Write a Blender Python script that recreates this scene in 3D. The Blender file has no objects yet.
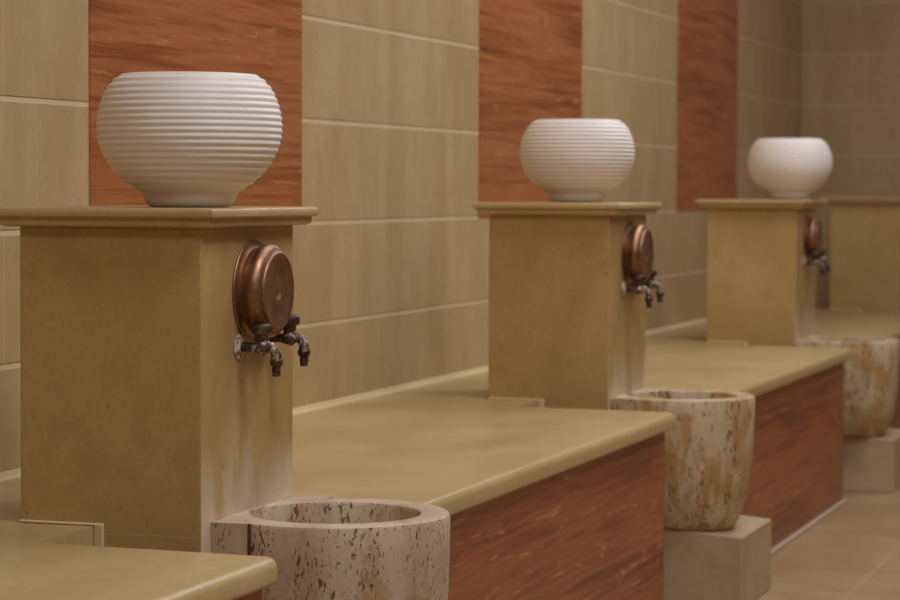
import bpy, bmesh, math, random
from mathutils import Vector, Matrix
random.seed(7)
SC = bpy.context.scene
COL = SC.collection
S = 2.2                 # nominal pillar spacing along the wall
XP = [0, 2.187, 4.4187, 6.63]
NP = 4                  # wall plane y = 0, room at y < 0
PW, PG, PF = .3357, .2689, .5443   # pillar width, back and front distance from the wall
ZT, ZB, ZF = .4400, .4129, -.455  # cap top, cap underside, floor (bench top is z = 0)
XE = 7.451              # end wall

# ------------------------------------------------------------------ objects
def link(name, me, mat=None, parent=None):
    o = bpy.data.objects.new(name, me)
    COL.objects.link(o)
    if mat: me.materials.append(mat)
    if parent: o.parent = parent
    return o
def tag(o, label, cat, group=None):
    o['label'] = label; o['category'] = cat
    if group: o['group'] = group
    return o
def empty(name, loc):
    o = bpy.data.objects.new(name, None); COL.objects.link(o)
    o.empty_display_size = .05; o.location = loc
    return o
def mesh(bm, name, smooth=None):
    bmesh.ops.recalc_face_normals(bm, faces=bm.faces)
    me = bpy.data.meshes.new(name); bm.to_mesh(me); bm.free()
    if smooth is not None:
        for p in me.polygons: p.use_smooth = True
        if smooth < 179: me.set_sharp_from_angle(angle=math.radians(smooth))
    return me
def box(x0, x1, d0, d1, z0, z1, bev=0, seg=2, bm=None):
    bm2 = bmesh.new()
    vs = [bm2.verts.new((x, -d, z)) for z in (z0, z1) for d in (d0, d1) for x in (x0, x1)]
    for f in ((0,1,3,2),(4,5,7,6),(0,1,5,4),(2,3,7,6),(0,2,6,4),(1,3,7,5)):
        bm2.faces.new([vs[i] for i in f])
    if bev:
        bmesh.ops.recalc_face_normals(bm2, faces=bm2.faces)
        bmesh.ops.bevel(bm2, geom=list(bm2.edges), offset=bev, segments=seg, profile=.5, affect='EDGES')
    if bm is None: return bm2
    t = bpy.data.meshes.new('t'); bm2.to_mesh(t); bm2.free(); bm.from_mesh(t); bpy.data.meshes.remove(t)
    return bm
def lathe(prof, n=64, axis='z', at=(0,0,0), bm=None):
    """prof: (r, h) along the axis; axis 'z' is up, 'd' is out from the wall (-y)"""
    bm = bm or bmesh.new()
    rings = []
    for r, h in prof:
        if r < 1e-6:
            p = (0,0,h) if axis == 'z' else (0,-h,0)
            rings.append([bm.verts.new(Vector(p)+Vector(at))]); continue
        ring = []
        for i in range(n):
            a = 2*math.pi*i/n; c, s = r*math.cos(a), r*math.sin(a)
            p = (c,s,h) if axis == 'z' else (c,-h,s)
            ring.append(bm.verts.new(Vector(p)+Vector(at)))
        rings.append(ring)
    for A, B in zip(rings, rings[1:]):
        for i in range(n):
            j = (i+1) % n
            if len(A) == 1 and len(B) == 1: continue
            if len(A) == 1: bm.faces.new((A[0], B[i], B[j]))
            elif len(B) == 1: bm.faces.new((A[i], A[j], B[0]))
            else: bm.faces.new((A[i], A[j], B[j], B[i]))
    return bm
def tube(pts, rad, n=16, bm=None):
    bm = bm or bmesh.new()
    P = [Vector(p) for p in pts]; rings = []
    for i, p in enumerate(P):
        t = (P[min(i+1, len(P)-1)] - P[max(i-1, 0)]).normalized()
        u = Vector((1,0,0)); u = (u - t*u.dot(t)).normalized(); w = t.cross(u)
        r = rad[i] if isinstance(rad, (list, tuple)) else rad
        rings.append([bm.verts.new(p + (u*math.cos(a)+w*math.sin(a))*r) for a in [2*math.pi*k/n for k in range(n)]])
    for A, B in zip(rings, rings[1:]):
        for i in range(n):
            j = (i+1) % n; bm.faces.new((A[i], A[j], B[j], B[i]))
    bm.faces.new(rings[0]); bm.faces.new(rings[-1])
    return bm
def spline(pts, m=6):
    P = [Vector(p) for p in pts]; P = [P[0]*2-P[1]] + P + [P[-1]*2-P[-2]]
    out = []
    for i in range(1, len(P)-2):
        a, b, c, d = P[i-1:i+3]
        for k in range(m):
            t = k/m
            out.append(.5*((2*b)+(c-a)*t+(2*a-5*b+4*c-d)*t*t+(3*b-a-3*c+d)*t**3))
    out.append(P[-2]); return out
def copy_tree(o, parent=None):
    c = o.copy(); COL.objects.link(c); c.parent = parent
    for ch in list(o.children): copy_tree(ch, c)
    return c

# ------------------------------------------------------------------ materials
def lin(c):
    return tuple(((v/255)/12.92 if v/255 <= .04045 else ((v/255+.055)/1.055)**2.4) for v in c) + (1,)
class M:
    def __init__(s, name, rough=.5, metal=0, spec=.5):
        s.m = bpy.data.materials.new(name); s.m.use_nodes = True
        s.t = s.m.node_tree; s.b = s.t.nodes['Principled BSDF']
        s.b.inputs['Roughness'].default_value = rough; s.b.inputs['Metallic'].default_value = metal
        s.b.inputs['Specular IOR Level'].default_value = spec
        s.tc = s.t.nodes.new('ShaderNodeTexCoord')
    def n(s, typ): return s.t.nodes.new(typ)
    def put(s, sock, v):
        if hasattr(v, 'is_output') or isinstance(v, bpy.types.NodeSocket): s.t.links.new(v, sock)
        else: sock.default_value = v
    def coord(s, scale=(1,1,1), rot=(0,0,0), rnd=True):
        mp = s.n('ShaderNodeMapping'); mp.inputs['Scale'].default_value = scale; mp.inputs['Rotation'].default_value = rot
        src = s.tc.outputs['Object']
        if rnd:
            oi = s.n('ShaderNodeObjectInfo'); sc = s.math('MULTIPLY', oi.outputs['Random'], 37.0)
            va = s.n('ShaderNodeVectorMath'); va.operation = 'ADD'; s.put(va.inputs[0], src); s.put(va.inputs[1], sc); src = va.outputs[0]
        s.put(mp.inputs['Vector'], src); return mp.outputs[0]
    def math(s, op, a, b=0.0, clamp=False):
        m = s.n('ShaderNodeMath'); m.operation = op; m.use_clamp = clamp
        s.put(m.inputs[0], a); s.put(m.inputs[1], b); return m.outputs[0]
    def noise(s, vec, scale, detail=4, rough=.55, dist=0):
        x = s.n('ShaderNodeTexNoise'); s.put(x.inputs['Vector'], vec); x.inputs['Scale'].default_value = scale
        x.inputs['Detail'].default_value = detail; x.inputs['Roughness'].default_value = rough; x.inputs['Distortion'].default_value = dist
        return x.outputs['Fac']
    def voro(s, vec, scale):
        x = s.n('ShaderNodeTexVoronoi'); s.put(x.inputs['Vector'], vec); x.inputs['Scale'].default_value = scale
        return x.outputs['Distance']
    def step(s, v, lo, hi):
        x = s.n('ShaderNodeMapRange'); x.interpolation_type = 'SMOOTHSTEP'; s.put(x.inputs['Value'], v)
        x.inputs['From Min'].default_value = lo; x.inputs['From Max'].default_value = hi; return x.outputs[0]
    def ramp(s, v, stops):
        x = s.n('ShaderNodeValToRGB'); s.put(x.inputs[0], v); e = x.color_ramp.elements
        while len(e) < len(stops): e.new(.5)
        for k, (p, c) in zip(e, stops): k.position = p; k.color = lin(c)
        return x.outputs[0]
    def mix(s, f, a, b):
        x = s.n('ShaderNodeMix'); x.data_type = 'RGBA'; s.put(x.inputs[0], f)
        s.put(x.inputs[6], lin(a) if isinstance(a, tuple) and len(a) == 3 else a)
        s.put(x.inputs[7], lin(b) if isinstance(b, tuple) and len(b) == 3 else b); return x.outputs[2]
    def xyz(s, out='Object'):
        x = s.n('ShaderNodeSeparateXYZ'); s.put(x.inputs[0], s.tc.outputs[out]); return x.outputs
    def color(s, c): s.put(s.b.inputs['Base Color'], lin(c) if isinstance(c, tuple) and len(c) == 3 else c)
    def rough(s, v): s.put(s.b.inputs['Roughness'], v)
    def bump(s, h, strength=.3, dist=.002):
        x = s.n('ShaderNodeBump'); x.inputs['Strength'].default_value = strength; x.inputs['Distance'].default_value = dist
        s.put(x.inputs['Height'], h); s.put(s.b.inputs['Normal'], x.outputs[0])

def limestone(name, a, b, c, rough=.4, streak=(1,1,1), spots=.5, rnd=True):
    m = M(name, rough)
    v = m.coord((1,1,1), rnd=rnd); vs = m.coord(streak, rnd=rnd)
    big = m.noise(vs, 3.2, 4, .55, .4); fine = m.noise(v, 120, 5, .7); mid = m.noise(v, 16, 4, .6)
    col = m.mix(m.step(big, .34, .68), a, b)
    col = m.mix(m.math('MULTIPLY', m.step(fine, .48, .72), .38), col, c)
    col = m.mix(m.math('MULTIPLY', m.step(mid, .50, .66), .22), col, c)
    tint = m.noise(v, 34, 4, .65, .3)
    col = m.mix(m.math('MULTIPLY', m.step(tint, .56, .72), .30), col, (200,150,118))
    col = m.mix(m.math('MULTIPLY', m.step(tint, .46, .32), .30), col, (176,150,84))
    if spots:
        wv = m.voro(v, 26); sp = m.step(wv, .10, .05)
        keep = m.step(m.noise(v, 9, 1), .54, .60)
        col = m.mix(m.math('MULTIPLY', m.math('MULTIPLY', sp, keep), spots), col, (84,62,36))
        shell = m.step(m.noise(v, 130, 3, .7), .66, .76)
        col = m.mix(m.math('MULTIPLY', shell, .25), col, (206,180,132))
    m.bump(fine, .06, .001)
    return m, col, v

# pillar stone: pale streaks of lime low on the room-side face
mp_, col, v = limestone('pillar_limestone', (189,160,106), (175,144,90), (150,119,69), .42)
nx = mp_.xyz('Normal'); pz = mp_.xyz()
front = mp_.step(mp_.math('MULTIPLY', nx[1], -1.0), .5, .9)
low = mp_.math('ADD', mp_.math('MULTIPLY', pz[2], -2.6), .52)
stre = mp_.noise(mp_.coord((9,9,2.2)), 1.5, 5, .62, .5)
lime = mp_.math('MULTIPLY', mp_.step(mp_.math('ADD', stre, low), .70, 1.10), mp_.math('MULTIPLY', front, .8))
col = mp_.mix(lime, col, (222,205,178))
seam = mp_.step(mp_.math('ABSOLUTE', mp_.math('ADD', pz[2], .010)), .0016, .0004)
col = mp_.mix(mp_.math('MULTIPLY', seam, .45), col, (205,180,135))
mp_.color(col); M_PIL = mp_.m
m, col, v = limestone('cap_limestone', (194,166,120), (182,152,104), (158,126,80), .38, (2,.6,2), .25); m.color(col); M_CAP = m.m
# bench slab: honed, paler, long soft clouds
m, col, v = limestone('bench_limestone', (198,174,123), (187,161,109), (172,143,94), .22, (.8,2.2,1), .12)
m.rough(m.math('ADD', m.math('MULTIPLY', m.noise(v, 6, 3), .16), .24))
m.color(col); M_SLAB = m.m
for l_ in list(m.b.inputs['Normal'].links): m.t.links.remove(l_)
m, col, v = limestone('plinth_limestone', (190,169,132), (174,151,112), (152,127,91), .5, (1,1,1), .3); m.color(col); M_PLINTH = m.m
m = M('mortar', .8); m.color((216,196,150)); M_MORT = m.m

m = M('pale_grout', .7); m.color((178,156,130)); M_KERB = m.m
m = M('seam_shade', .9); m.color((86,58,34)); M_SEAM_SHADE = m.m  # brown painted in place of the shadow in the basin groove
# wall stone with courses
def courses(m, col, z0=.1801, pitch=.2143, joint=.0052):
    p = m.xyz()
    row = m.math('DIVIDE', m.math('SUBTRACT', p[2], z0), pitch)
    fr = m.math('SUBTRACT', row, m.math('ROUND', row))
    hz = m.math('MULTIPLY', m.math('ABSOLUTE', fr), pitch)
    odd = m.math('MODULO', m.math('ABSOLUTE', m.math('FLOOR', row)), 2.0)
    hor = m.math('ADD', p[0], p[1])
    u = m.math('DIVIDE', m.math('ADD', m.math('SUBTRACT', hor, .455), m.math('MULTIPLY', odd, -.115)), .55)
    uf = m.math('MULTIPLY', m.math('ABSOLUTE', m.math('SUBTRACT', u, m.math('ROUND', u))), .55)
    tid = m.math('ADD', m.math('FLOOR', row), m.math('MULTIPLY', m.math('ROUND', m.math('ADD', u, .5)), 7.3))
    wn = m.n('ShaderNodeTexWhiteNoise'); wn.noise_dimensions = '1D'; m.put(wn.inputs['W'], tid)
    col = m.mix(m.math('MULTIPLY', wn.outputs['Value'], .16), col, (150,118,70))
    H = m.step(hz, joint, joint*.6); V = m.step(uf, .0028, .0012)
    edge = m.step(m.math('MULTIPLY', fr, pitch), -joint*2.0, -joint*.2)     # thin chipped arris
    col = m.mix(m.math('MULTIPLY', V, .5), col, (218,196,150))
    col = m.mix(m.math('MULTIPLY', H, .75), col, (224,202,160))
    h = m.math('SUBTRACT', 1.0, m.math('MAXIMUM', H, m.math('MULTIPLY', V, .4)))
    x = m.n('ShaderNodeBump'); x.inputs['Strength'].default_value = .8; x.inputs['Distance'].default_value = .004
    m.put(x.inputs['Height'], h); m.put(m.b.inputs['Normal'], x.outputs[0])
    return col
m, col, v = limestone('wall_limestone', (198,175,134), (184,159,115), (164,137,93), .42, (2.2,2.2,.7), .3, rnd=False)
m.color(courses(m, col)); M_WALL = m.m

def red_stone(name, a, b, c, tilt, vein, cream):
    m = M(name, .36)
    v = m.coord((1.3,1.3,9), (0, tilt, 0)); big = m.noise(v, 1.0, 3, .5, .6)
    lay = m.noise(m.coord((1.7,1.7,64), (0, tilt, 0)), 1.0, 8, .70, .35)
    f = m.math('ADD', m.math('MULTIPLY', big, .35), m.math('MULTIPLY', lay, .65))
    col = m.ramp(f, [(.36, a), (.45, b), (.54, c), (.63, b)])
    fine = m.noise(m.coord((9,9,120), (0, tilt, 0)), 1.0, 5, .7, .2)
    col = m.mix(m.math('MULTIPLY', m.step(fine, .48, .66), .26), col, a)
    vn = m.noise(m.coord((1.3,1.3,26), (0, tilt, 0)), 1.0, 5, .6, .4)
    line = m.step(m.math('ABSOLUTE', m.math('SUBTRACT', vn, .57)), .022, .002)
    brk = m.step(m.noise(m.coord((12,12,60)), 1.0, 4, .65), .48, .62)
    col = m.mix(m.math('MULTIPLY', m.math('MULTIPLY', line, brk), vein), col, cream)
    m.color(col); m.bump(fine, .05, .001); return m
M_RED = red_stone('red_travertine_panel', (120,59,32), (152,85,46), (178,113,68), .0, .65, (200,156,108)).m
M_RIS = red_stone('red_travertine_riser', (106,52,34), (142,75,44), (168,100,60), .0, .9, (206,156,104)).m

# basin travertine
def travertine(name, a, b, c, pit, pitamt, patch, pitscale):
    m = M(name, .6)
    v = m.coord(); vz = m.coord((1,1,.42))
    base = m.mix(m.step(m.noise(m.coord((9,9,1.4)), 1.2, 5, .6, .5), .36, .66), a, b)
    base = m.mix(m.math('MULTIPLY', m.step(m.noise(vz, 13, 4, .6, .6), patch, patch+.12), .8), base, c)
    base = m.mix(m.math('MULTIPLY', m.step(m.noise(v, 90, 4, .7), .5, .75), .35), base, (120,92,66))
    pn = m.noise(m.coord((1,1,.33)), pitscale, 3, .6, .5)
    zone = m.noise(m.coord((22,22,4)), 1.0, 3, .6, .3)
    hole = m.step(m.math('ADD', pn, m.math('MULTIPLY', m.math('SUBTRACT', zone, .5), .42)), pit, pit+.045)
    wallonly = m.step(m.math('ABSOLUTE', m.xyz('Normal')[2]), .8, .4)
    hole = m.math('MULTIPLY', hole, m.math('ADD', m.math('MULTIPLY', wallonly, .9), .1))
    m.color(m.mix(m.math('MULTIPLY', hole, pitamt), base, (92,58,34)))
    m.bump(m.math('SUBTRACT', m.math('MULTIPLY', m.noise(v, 60, 4), .25), hole), .7, .004)
    return m.m
M_TRAV = travertine('pitted_grey_travertine', (206,188,160), (184,162,134), (180,142,92), .597, .88, .52, 230)
M_TRAV2 = travertine('ochre_travertine', (210,192,156), (182,160,122), (176,134,72), .60, .8, .45, 150)

# ceramic
m = M('matt_white_ceramic', .48); m.color(m.mix(m.step(m.noise(m.coord(), 8, 2), .4, .7), (236,231,222), (230,224,212))); M_CER = m.m
# copper and bronze
m = M('aged_copper', .33, 1.0); v = m.coord()
c = m.ramp(m.noise(v, 22, 4, .6, .5), [(.3, (128,96,72)), (.5, (154,118,90)), (.72, (176,140,112))])
sp = m.math('MULTIPLY', m.step(m.noise(v, 70, 4, .65), .60, .70), .4)
m.color(m.mix(sp, c, (196,158,126))); m.rough(m.math('ADD', m.math('MULTIPLY', m.noise(v, 30, 3), .25), .36)); m.bump(m.noise(v, 60, 3), .12, .001); M_COP = m.m
m = M('dark_bronze', .42, .85); v = m.coord()
m.color(m.ramp(m.noise(v, 90, 4, .6), [(.35, (76,62,53)), (.55, (104,85,72)), (.75, (144,122,104))])); m.bump(m.noise(v, 120, 3), .2, .001); M_BRZ = m.m
m = M('limescaled_bronze', .55, .5); v = m.coord()
m.color(m.ramp(m.noise(v, 130, 5, .65, .6), [(.40, (70,54,44)), (.52, (120,100,84)), (.62, (204,194,180))])); m.bump(m.noise(v, 150, 4), .5, .002); M_SCALE = m.m
m = M('lime_crust', .7, .1); v = m.coord()
m.color(m.ramp(m.noise(v, 110, 4, .6), [(.38, (120,96,72)), (.52, (196,180,152)), (.7, (214,202,180))])); M_CRUST = m.m
# floor, ceiling
m, col, v = limestone('floor_limestone', (174,146,106), (158,128,88), (136,108,72), .38, (1,1,1), .2, rnd=False)
p = m.xyz()
def joint(coord, off, pitch, w):
    u = m.math('DIVIDE', m.math('SUBTRACT', coord, off), pitch)
    return m.step(m.math('MULTIPLY', m.math('ABSOLUTE', m.math('SUBTRACT', u, m.math('ROUND', u))), pitch), w, w*.5)
j = m.math('MAXIMUM', joint(p[1], -1.012, .6, .004), joint(p[0], 2.48, .9, .004))
m.color(m.mix(m.math('MULTIPLY', j, .32), col, (206,180,140))); M_FLOOR = m.m
m = M('ceiling_plaster', .9); m.color((176,158,124)); M_CEIL = m.m

# ------------------------------------------------------------------ setting
def struct(name, bm, mat, smooth=None):
    o = link(name, mesh(bm, name, smooth), mat); o['kind'] = 'structure'; return o
X0, DR, ZC = -5.2, 5.2, 2.35
struct('wall_left', box(X0, XE, -.12, 0, ZF, ZC), M_WALL)
struct('wall_end', box(XE, XE+.12, -.12, DR+.12, ZF, ZC), M_WALL)
struct('wall_right', box(X0, XE, DR, DR+.12, ZF, ZC), M_PIL)
struct('wall_back', box(X0-.12, X0, -.12, DR+.12, ZF, ZC), M_WALL)
struct('floor', box(X0-.12, XE+.12, -.12, DR+.12, ZF-.1, ZF), M_FLOOR)
struct('ceiling', box(X0-.12, XE+.12, -.12, DR+.12, ZC, ZC+.1), M_CEIL)
for i, k in enumerate(range(-2, 3)):       # red stone panels let into the left wall, one above each bench
    bm = box(.7576+k*2.1983, 1.7379+k*2.1983, -.02, .0025, .3928, ZC-.25, .0012, 1)
    struct('trim_%d' % (i+1), bm, M_RED)
bm = bmesh.new()                           # mortar fillet where the bench tops meet the wall
prof = [(0, -.001), (.010, -.001), (.004, .004), (0, .012)]
ends = [[bm.verts.new((x, -d, z)) for d, z in prof] for x in (X0, XE)]
for i in range(4):
    j2 = (i+1) % 4; bm.faces.new((ends[0][i], ends[0][j2], ends[1][j2], ends[1][i]))
bm.faces.new(ends[0]); bm.faces.new(ends[1])
struct('baseboard_left', bm, M_MORT)

# ------------------------------------------------------------------ benches
BT = .035; BF = .7345; NB = .385; XB = {-1: -2.2, 0: 0, 1: XP[1], 2: XP[2], 3: XP[3]}
def slab_mesh(poly, round_pts, name):
    pts = []
    for i, p in enumerate(poly):
        if i in round_pts:
            a, b = Vector(poly[i-1]), Vector(poly[(i+1) % len(poly)]); q = Vector(p); r = .022
            u, w = (a-q).normalized(), (b-q).normalized(); c = q+u*r+w*r
            for k in range(7):
                t = k/6*math.pi/2
                pts.append(tuple(c - w*r*math.cos(t) - u*r*math.sin(t)))
        else: pts.append(p)
    bm = bmesh.new()
    top = [bm.verts.new((x, -d, 0)) for x, d in pts]; bot = [bm.verts.new((x, -d, -BT)) for x, d in pts]
    ft = bm.faces.new(top); bm.faces.new(bot[::-1]); n = len(pts)
    for i in range(n): bm.faces.new((top[i], top[(i+1) % n], bot[(i+1) % n], bot[i]))
    bmesh.ops.recalc_face_normals(bm, faces=bm.faces)
    es = [e for e in bm.edges if abs(e.verts[0].co.z-e.verts[1].co.z) < 1e-6 and e.verts[0].co.z > -.01
          and min(-e.verts[0].co.y, -e.verts[1].co.y) > NB-.01 and max(-e.verts[0].co.y, -e.verts[1].co.y) > NB+.01 and not (abs(e.verts[0].co.x-.366) < 1e-3 and abs(e.verts[1].co.x-.366) < 1e-3)]
    bmesh.ops.bevel(bm, geom=es, offset=.014, segments=5, profile=.5, affect='EDGES')
    es = [e for e in bm.edges if e.verts[0].co.z < -BT+1e-5 and e.verts[1].co.z < -BT+1e-5 and min(-e.verts[0].co.y, -e.verts[1].co.y) > NB-.01 and max(-e.verts[0].co.y, -e.verts[1].co.y) > NB+.01]
    bmesh.ops.bevel(bm, geom=es, offset=.006, segments=3, profile=.5, affect='EDGES')
    return mesh(bm, name, 40)
bench_labels = {
 -1: 'cropped pale stone bench top with rounded corner in the nearest bottom left corner',
  0: 'long beige stone bench with red riser between the nearest and second pillars',
  1: 'beige stone bench with red riser between the second and third pillars',
  2: 'far beige stone bench seen behind the third pillar and its basin'}
def bench(k):
    BE = {-1: -.176, 0: -.158, 1: -.106, 2: -.12}[k]
    S = XB[k+1]-XB[k]
    r = empty('stone_bench', (XB[k], 0, 0))
    tag(r, bench_labels[k], 'bench', 'stone benches along the wall')
    e = S+BE; g0, g1 = PG-.008, PF-.004
    poly = [(.170,.001),(S+.168,.001),(S+.168,g0),(S-.0006,g0),(S-.0006,NB),(e,NB),(e,BF),(.366,BF),(.366,g1),(PW+.003,g1),(PW+.003,g0),(.170,g0)]
    link('seat_slab', slab_mesh(poly, {6}, 'seat_slab'), M_SLAB, r)
    xr, dr = e-.012, BF-.023
    link('riser_panel', mesh(box(.47, xr, dr-.03, dr, ZF+.001, -BT), 'riser_panel'), M_RIS, r)
    bm = box(xr-.03, xr, NB-.02, dr-.0301, ZF+.001, -BT); box(xr-.0301, S-.002, NB-.03, NB-.002, ZF+.001, -BT, bm=bm)
    link('side_panel', mesh(box(.4705, .50, PF+.02, dr-.0301, ZF+.001, -BT), 'side_panel'), M_PIL, r)
    link('end_panel', mesh(bm, 'end_panel'), M_PIL, r)
    link('base_strip', mesh(box(.47, xr, dr+.0005, dr+.018, ZF+.0005, ZF+.007, .003, 2), 'base_strip'), M_KERB, r)
    return r
for k in (-1, 0, 1, 2): bench(k)
r = empty('stone_bench', (XP[3], 0, 0))
tag(r, 'short end of stone bench in the corner behind the farthest pillar', 'bench', 'stone benches along the wall')
link('seat_slab', slab_mesh([(.170,.001),(XE-XP[3]-.001,.001),(XE-XP[3]-.001,BF),(.366,BF),(.366,PF-.004),(PW+.003,PF-.004),(PW+.003,PG-.008),(.170,PG-.008)], set(), 'seat_slab'), M_SLAB, r)
link('riser_panel', mesh(box(.37, XE-XP[3]-.001, BF-.053, BF-.023, ZF+.001, -BT), 'riser_panel'), M_RIS, r)

# ------------------------------------------------------------------ pillars
pil_labels = ['large nearest beige stone pillar with dark speckled side and moulded cap',
              'second beige stone pillar from the left, rising behind the long bench',
              'third beige stone pillar, the far one that carries the smallest looking white pot',
              'farthest pillar, half cut by the right edge, with no pot on its cap']
def cap_mesh():
    o, o2 = .0295, .0210
    prof = [(0, ZB), (o2-.006, ZB), (o2-.001, ZB+.003), (o2, ZB+.0075), (o2, ZB+.0122), (o2+.002, ZB+.0130), (o-.003, ZB+.0135),
            (o-.0008, ZB+.0155), (o, ZB+.0195), (o-.0008, ZB+.0238), (o-.0035, ZT-.0006), (o-.006, ZT)]
    bm = bmesh.new(); rings = []
    for q, z in prof:
        rings.append([bm.verts.new(p) for p in ((-q, -(PG-q), z), (PW+q, -(PG-q), z), (PW+q, -(PF+q), z), (-q, -(PF+q), z))])
    for A, B in zip(rings, rings[1:]):
        for i in range(4): bm.faces.new((A[i], A[(i+1)%4], B[(i+1)%4], B[i]))
    bm.faces.new(rings[0]); bm.faces.new(rings[-1])
    return mesh(bm, 'cap', 35)
def make_pillar():
    r = empty('stone_pillar', (0, 0, ZF))
    def part(n, me, m):
        for v_ in me.vertices: v_.co.z -= 0
        o = link(n, me, m, r); o.location = (0, 0, -ZF); return o
    part('shaft', mesh(box(0, PW, PG, PF, ZF, ZB, .0025, 2), 'shaft'), M_PIL)
    part('cap', cap_mesh(), M_CAP)
    bm = box(-.008, -.0005, PG+.001, NB+.004, .0005, .0040, .0015, 1)
    box(-.008, -.0005, NB+.0005, NB+.014, -.10, .0040, .0015, 1, bm)
    part('mortar_bead', mesh(bm, 'mortar_bead'), M_MORT)
    return r
P0 = make_pillar()
for k in range(NP):
    o = P0 if k == 0 else copy_tree(P0)
    o.location = (XP[k], 0, ZF)
    for c_ in o.children:
        if c_.name.startswith('cap'): c_.location.z -= (0,.003,.003,0)[k]
    tag(o, pil_labels[k], 'pillar', 'stone pillars along the wall')

# ------------------------------------------------------------------ ribbed pots
def pot_mesh():
    zz = lambda y: (579-y)*.000511
    sil = [(535,.0705),(510,.0890),(480,.1050),(450,.1160),(420,.1240),(390,.1292),(355,.1312),(320,.1302),(285,.1265),(255,.1208),(235,.1150),(215,.1065),(206,.1005)]
    sil = [(zz(y), r) for y, r in sil]
    def R(z):
        for (a, ra), (b, rb) in zip(sil, sil[1:]):
            if a <= z <= b: break
        i = sil.index((a, ra)); p0 = sil[max(i-1,0)]; p3 = sil[min(i+2,len(sil)-1)]
        t = (z-a)/(b-a)
        return .5*((2*ra)+(rb-p0[1])*t+(2*p0[1]-5*ra+4*rb-p3[1])*t*t+(3*ra-p0[1]-3*rb+p3[1])*t**3)
    prof = [(0,.004),(.046,.004),(.049,.0005),(.054,.0003),(.0585,.002),(.0625,.007),(.0655,.013),(.0672,.0185),(.0690,.0212)]
    z0, z1, n = sil[0][0], sil[-1][0], 18
    m = 8
    for i in range(n*m+1):
        f = i/m; z = z0+(z1-z0)*i/(n*m); ph = f-math.floor(f)
        dr = (R(min(z+.001, z1))-R(max(z-.001, z0)))/(min(z+.001, z1)-max(z-.001, z0))
        nl = math.hypot(1, dr); w = (.5-.5*math.cos(2*math.pi*ph))**.8*.0018-.0005
        prof.append((R(z)+w/nl, z-w*dr/nl))
    rt, ht = prof[-1]
    prof += [(.0985,.1925),(.0960,.1942),(.0925,.1946),(.0895,.1935),(.0890,.190),(.098,.181),(.112,.160),(.1225,.128),(.121,.100),(.110,.066),(.090,.040),(.060,.022),(0,.017)]
    prof = [(q*.987, z*.957) for q, z in prof]
    return mesh(lathe(prof, 128), 'ribbed_pot', 50)
POT = pot_mesh()
for k, (x, d, lb) in enumerate([(.1155,.4753,'large white ribbed pot on the nearest pillar, before a red panel'),
                                (XP[1]+.2016,.4153,'middle white ribbed ceramic pot standing on the second pillar'),
                                (XP[2]+.1454,.4949,'farthest and smallest looking white ribbed pot, on the third pillar')]):
    o = link('ribbed_pot', POT, None if k else M_CER); o.location = (x, -d, ZT+.0003-(0,.003,.003)[k])
    tag(o, lb, 'pot', 'white ribbed pots on the pillars')

# ------------------------------------------------------------------ copper bowls hung on the pillars
def make_bowl():
    r = empty('copper_bowl', (0,0,0))
    prof = [(.066,.0005),(.0722,.0008),(.0730,.0020),(.0722,.0034),(.0690,.0036),(.0640,.0044),(.0605,.0070),(.0605,.0110),(.0640,.0170),(.0668,.0220),(.0674,.0255),
            (.0664,.0300),(.0635,.0345),(.0598,.0370),(.0580,.0374),(.0572,.0380),(.0572,.0400),(.0562,.0418),(.0540,.0428)]
    link('rim_and_side', mesh(lathe(prof, 96, 'd'), 'rim_and_side', 40), M_COP, r)
    prof = [(.0540,.0428),(.0525,.0426),(.0510,.0420),(.030,.0412),(.0130,.0408),(.0112,.0400),(.0095,.0384),(.005,.0374),(0,.0372)]
    link('base_disc', mesh(lathe(prof, 96, 'd'), 'base_disc', 60), M_COP, r)
    return r
B0 = make_bowl()
nm = ['nearest', 'second', 'third']
for k in range(3):
    o = B0 if k == 0 else copy_tree(B0); o.location = (XP[k]+.178, -PF, .3215)
    if k == 2: o.scale = (.9,.9,.9)
    tag(o, ['large shiny copper bowl hung above taps on the nearest pillar', 'copper bowl with bright rim hung above taps on the second pillar',
            'small far copper bowl hung above taps on the third pillar'][k], 'bowl', 'copper bowls hung on the pillars')

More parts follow.
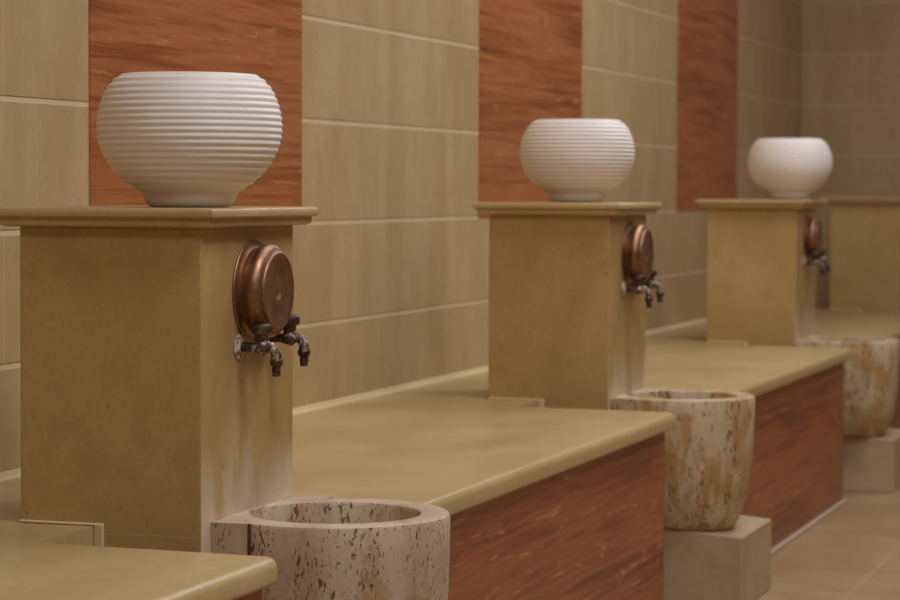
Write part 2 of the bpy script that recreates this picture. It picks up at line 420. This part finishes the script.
# ------------------------------------------------------------------ taps
def make_tap():
    r = empty('water_tap', (0,0,0))
    link('flange', mesh(lathe([(0,.0005),(.0175,.0005),(.0182,.002),(.0172,.0036),(.0120,.0044),(.0105,.0060),(.0085,.0066),(0,.0066)], 40, 'd'), 'flange', 40), M_CRUST, r)
    pipe = [(0,0,0),(0,-.008,0),(0,-.026,-.0005),(0,-.030,-.001)]
    bm = tube([(0,-.004,0),(0,-.012,0),(0,-.024,0),(0,-.0245,0)], [.0068,.0068,.0066,.0066], 24)
    link('inlet_pipe', mesh(bm, 'inlet_pipe', 40), M_BRZ, r)
    path = spline([(0,-.022,0),(0,-.029,-.001),(0,-.0355,.000),(0,-.044,.001),(0,-.0525,-.001),(0,-.0575,-.009),(0,-.0582,-.018)], 5)
    rad = []
    for i in range(len(path)):
        t = i/(len(path)-1); rad.append(.0068+.0045*math.exp(-((t-.36)/.16)**2) + (.0006 if t > .8 else 0))
    bm = tube(path, rad, 24)
    link('body', mesh(bm, 'body', 60), M_SCALE, r)
    link('handle', mesh(lathe([(0,.006),(.0082,.006),(.0088,.010),(.0084,.0120),(.0094,.0135),(.0098,.0180),(.0104,.0205),(.0138,.0222),(.0152,.0255),(.0153,.0300),(.0143,.0335),(.0110,.0355),(.0060,.0362),(0,.0364)], 40, 'z', (0,-.0355,-.0025)), 'handle', 40), M_BRZ, r)
    link('spout', mesh(lathe([(0,-.016),(.0080,-.016),(.0092,-.0175),(.0092,-.0225),(.0080,-.0250),(.0062,-.0262),(.0062,-.0300),(.0068,-.0306),(.0068,-.0325),(.0056,-.0340),(.0060,-.0395),(.0048,-.0402),(.0042,-.0330),(0,-.0330)], 32, 'z', (0,-.0582,0)), 'spout', 40), M_BRZ, r)
    return r
T0 = make_tap(); first = True
for k in range(3):
    for s, x in (('left', .127), ('right', .232)):
        o = T0 if first else copy_tree(T0); first = False
        o.location = (XP[k]+x, -PF, .244 if s == 'left' else .2515)
        tag(o, 'dark bronze tap on the %s pillar, %s one of the pair below the copper bowl' % (nm[k], s), 'tap', 'bronze taps on the pillars')

# ------------------------------------------------------------------ basins and plinths
CX, CD = .187, .668
def basin_mesh():
    n = 96; bm = bmesh.new()
    def ring(R, z, wob=0):
        vs = []
        for i in range(n):
            a = 2*math.pi*i/n
            q = R*.972*(1+wob*(.5*math.sin(3*a+z*9)+.5*math.sin(7*a+2+z*14)))
            vs.append(bm.verts.new((CX+q*math.cos(a), -(CD+q*math.sin(a)), z)))
        return vs
    prof = [(.118,-.2985),(.124,-.294),(.138,-.262),(.1505,-.222),(.1600,-.170),(.1655,-.110),(.1680,-.05),(.1690,-.006),(.1670,-.001),
            (.1640,.0005),(.1290,.0005),(.1258,-.001),(.1235,-.006),(.121,-.05),(.114,-.11),(.098,-.17),(.07,-.20)]
    rs = [ring(R, z, .006) for R, z in prof]
    for A, B in zip(rs, rs[1:]):
        for i in range(n): bm.faces.new((A[i], A[(i+1)%n], B[(i+1)%n], B[i]))
    bm.faces.new(rs[0]); bm.faces.new(rs[-1])
    for v_ in bm.verts:
        if v_.co.z < -.2: v_.co.z += .085*(.161+CD+v_.co.y)*min(1, (-.2-v_.co.z)/.06)
    return mesh(bm, 'cup', 40)
def plate_mesh():
    # slab behind the cup, hollowed where the bowl passes through it
    n = 24; x0, x1, d0, d1 = .032, .362, PF+.0008, .598
    pts = [(x0,d0),(x1,d0),(x1,d1)]
    q = .148
    hx = math.sqrt(q*q-(CD-d1)**2)
    a_s, a_e = math.atan2(d1-CD, hx), math.atan2(d1-CD, -hx)
    if a_e > 0: a_e -= 2*math.pi
    for i in range(n+1):
        a = a_s+(a_e-a_s)*i/n
        pts.append((CX+q*math.cos(a), CD+q*math.sin(a)))
    pts = [(x, max(d, PF+.004)) for x, d in pts]; pts[0] = (x0, d0); pts[1] = (x1, d0)
    pts.append((x0, d1))
    bm = bmesh.new()
    top = [bm.verts.new((x,-d,0)) for x, d in pts]; bot = [bm.verts.new((x,-d,-.265)) for x, d in pts]
    bm.faces.new(top); bm.faces.new(bot[::-1])
    for i in range(len(pts)): bm.faces.new((top[i], top[(i+1)%len(pts)], bot[(i+1)%len(pts)], bot[i]))
    return mesh(bm, 'back_plate')
CUP, PLATE = basin_mesh(), plate_mesh()
SEAM0 = mesh(box(.0335, .045, .5975, .6015, -.27, -.001), 'seam_strip')  # strip in the plate and cup seam; nearest basin has groove shadow as its colour
bm = box(.045, .382, PF+.012, .829, ZF+.0003, -.2925, .003, 2)
for v_ in bm.verts:
    if v_.co.z > -.32: v_.co.z += .085*(.829+v_.co.y)
PLB = mesh(bm, 'stone_block')
bas_labels = ['nearest round travertine basin, pitted pinkish grey, in front of the big pillar',
              'middle tapering travertine basin with ochre stains, before the second pillar',
              'far ochre travertine basin at the right edge, before the third pillar']
blk_labels = ['square stone block under the nearest pitted basin', 'square grey beige stone block carrying the middle tapering basin',
              'low square stone block carrying the far basin at the right edge']
for k in range(3):
    mt = M_TRAV if k == 0 else M_TRAV2
    r = empty('stone_basin', (XP[k]+(0,-.012,.0)[k], 0, -.292)); tag(r, bas_labels[k], 'basin', 'travertine basins in front of the pillars')
    c = CUP.copy(); p = PLATE.copy()
    if k == 2: pass
    a = link('cup', c, mt, r); a.location.z = .3002
    b = link('back_plate', p, mt, r); b.location.z = .3002
    j = link('seam_strip', SEAM0.copy(), M_SEAM_SHADE if k == 0 else M_TRAV2, r); j.location.z = .3002
    o = link('stone_block', PLB, None if k else M_PLINTH); o.location = (XP[k]+(0,.025,.07)[k], 0, 0)
    tag(o, blk_labels[k], 'block', 'stone blocks under the basins')

# ------------------------------------------------------------------ lamps in the ceiling
def lamp(x, d, power, size=.9, col=(.98,.965,1.03), z=ZC-.03):
    l = bpy.data.lights.new('ceiling_lamp_light', 'AREA'); l.shape = 'DISK'; l.size = size; l.energy = power; l.color = col
    o = bpy.data.objects.new('ceiling_lamp_light', l); COL.objects.link(o); o.location = (x, -d, z)
    return o
for x, d, p in [(-2.2,1.8,25),(-.40,1.9,29),(1.6,1.2,17),(1.6,2.4,11),(3.5,1.2,25),(3.5,2.7,9),(5.4,1.2,11),(5.4,2.7,5)]:
    lamp(x, d, p)
w = bpy.data.worlds.new('dim_room_air'); SC.world = w; w.use_nodes = True
w.node_tree.nodes['Background'].inputs[0].default_value = (.9,.8,.65,1); w.node_tree.nodes['Background'].inputs[1].default_value = .02

# ------------------------------------------------------------------ camera
cam = bpy.data.cameras.new('camera'); co = bpy.data.objects.new('camera', cam); COL.objects.link(co)
cam.sensor_width = 36; cam.lens = 36*2520.89/900
yaw, pitch = 0.3185, -0.0445
roll = .0039
F = Vector((math.cos(pitch)*math.cos(yaw), math.cos(pitch)*math.sin(yaw), math.sin(pitch)))
R_ = F.cross(Vector((0,0,1))).normalized(); U = R_.cross(F)
R_, U = R_*math.cos(roll)+U*math.sin(roll), U*math.cos(roll)-R_*math.sin(roll)
mat = Matrix((R_, U, -F)).transposed().to_4x4(); mat.translation = (-3.1425, -1.9361, .4689)
co.matrix_world = mat; cam.clip_start = .05
cam.dof.use_dof = True; cam.dof.focus_distance = 3.65; cam.dof.aperture_fstop = 8.0; cam.dof.aperture_blades = 0
SC.camera = co
vs = SC.view_settings; vs.view_transform = 'Standard'; vs.look = 'None'; vs.gamma = 1; vs.exposure = 0; vs.use_curve_mapping = False
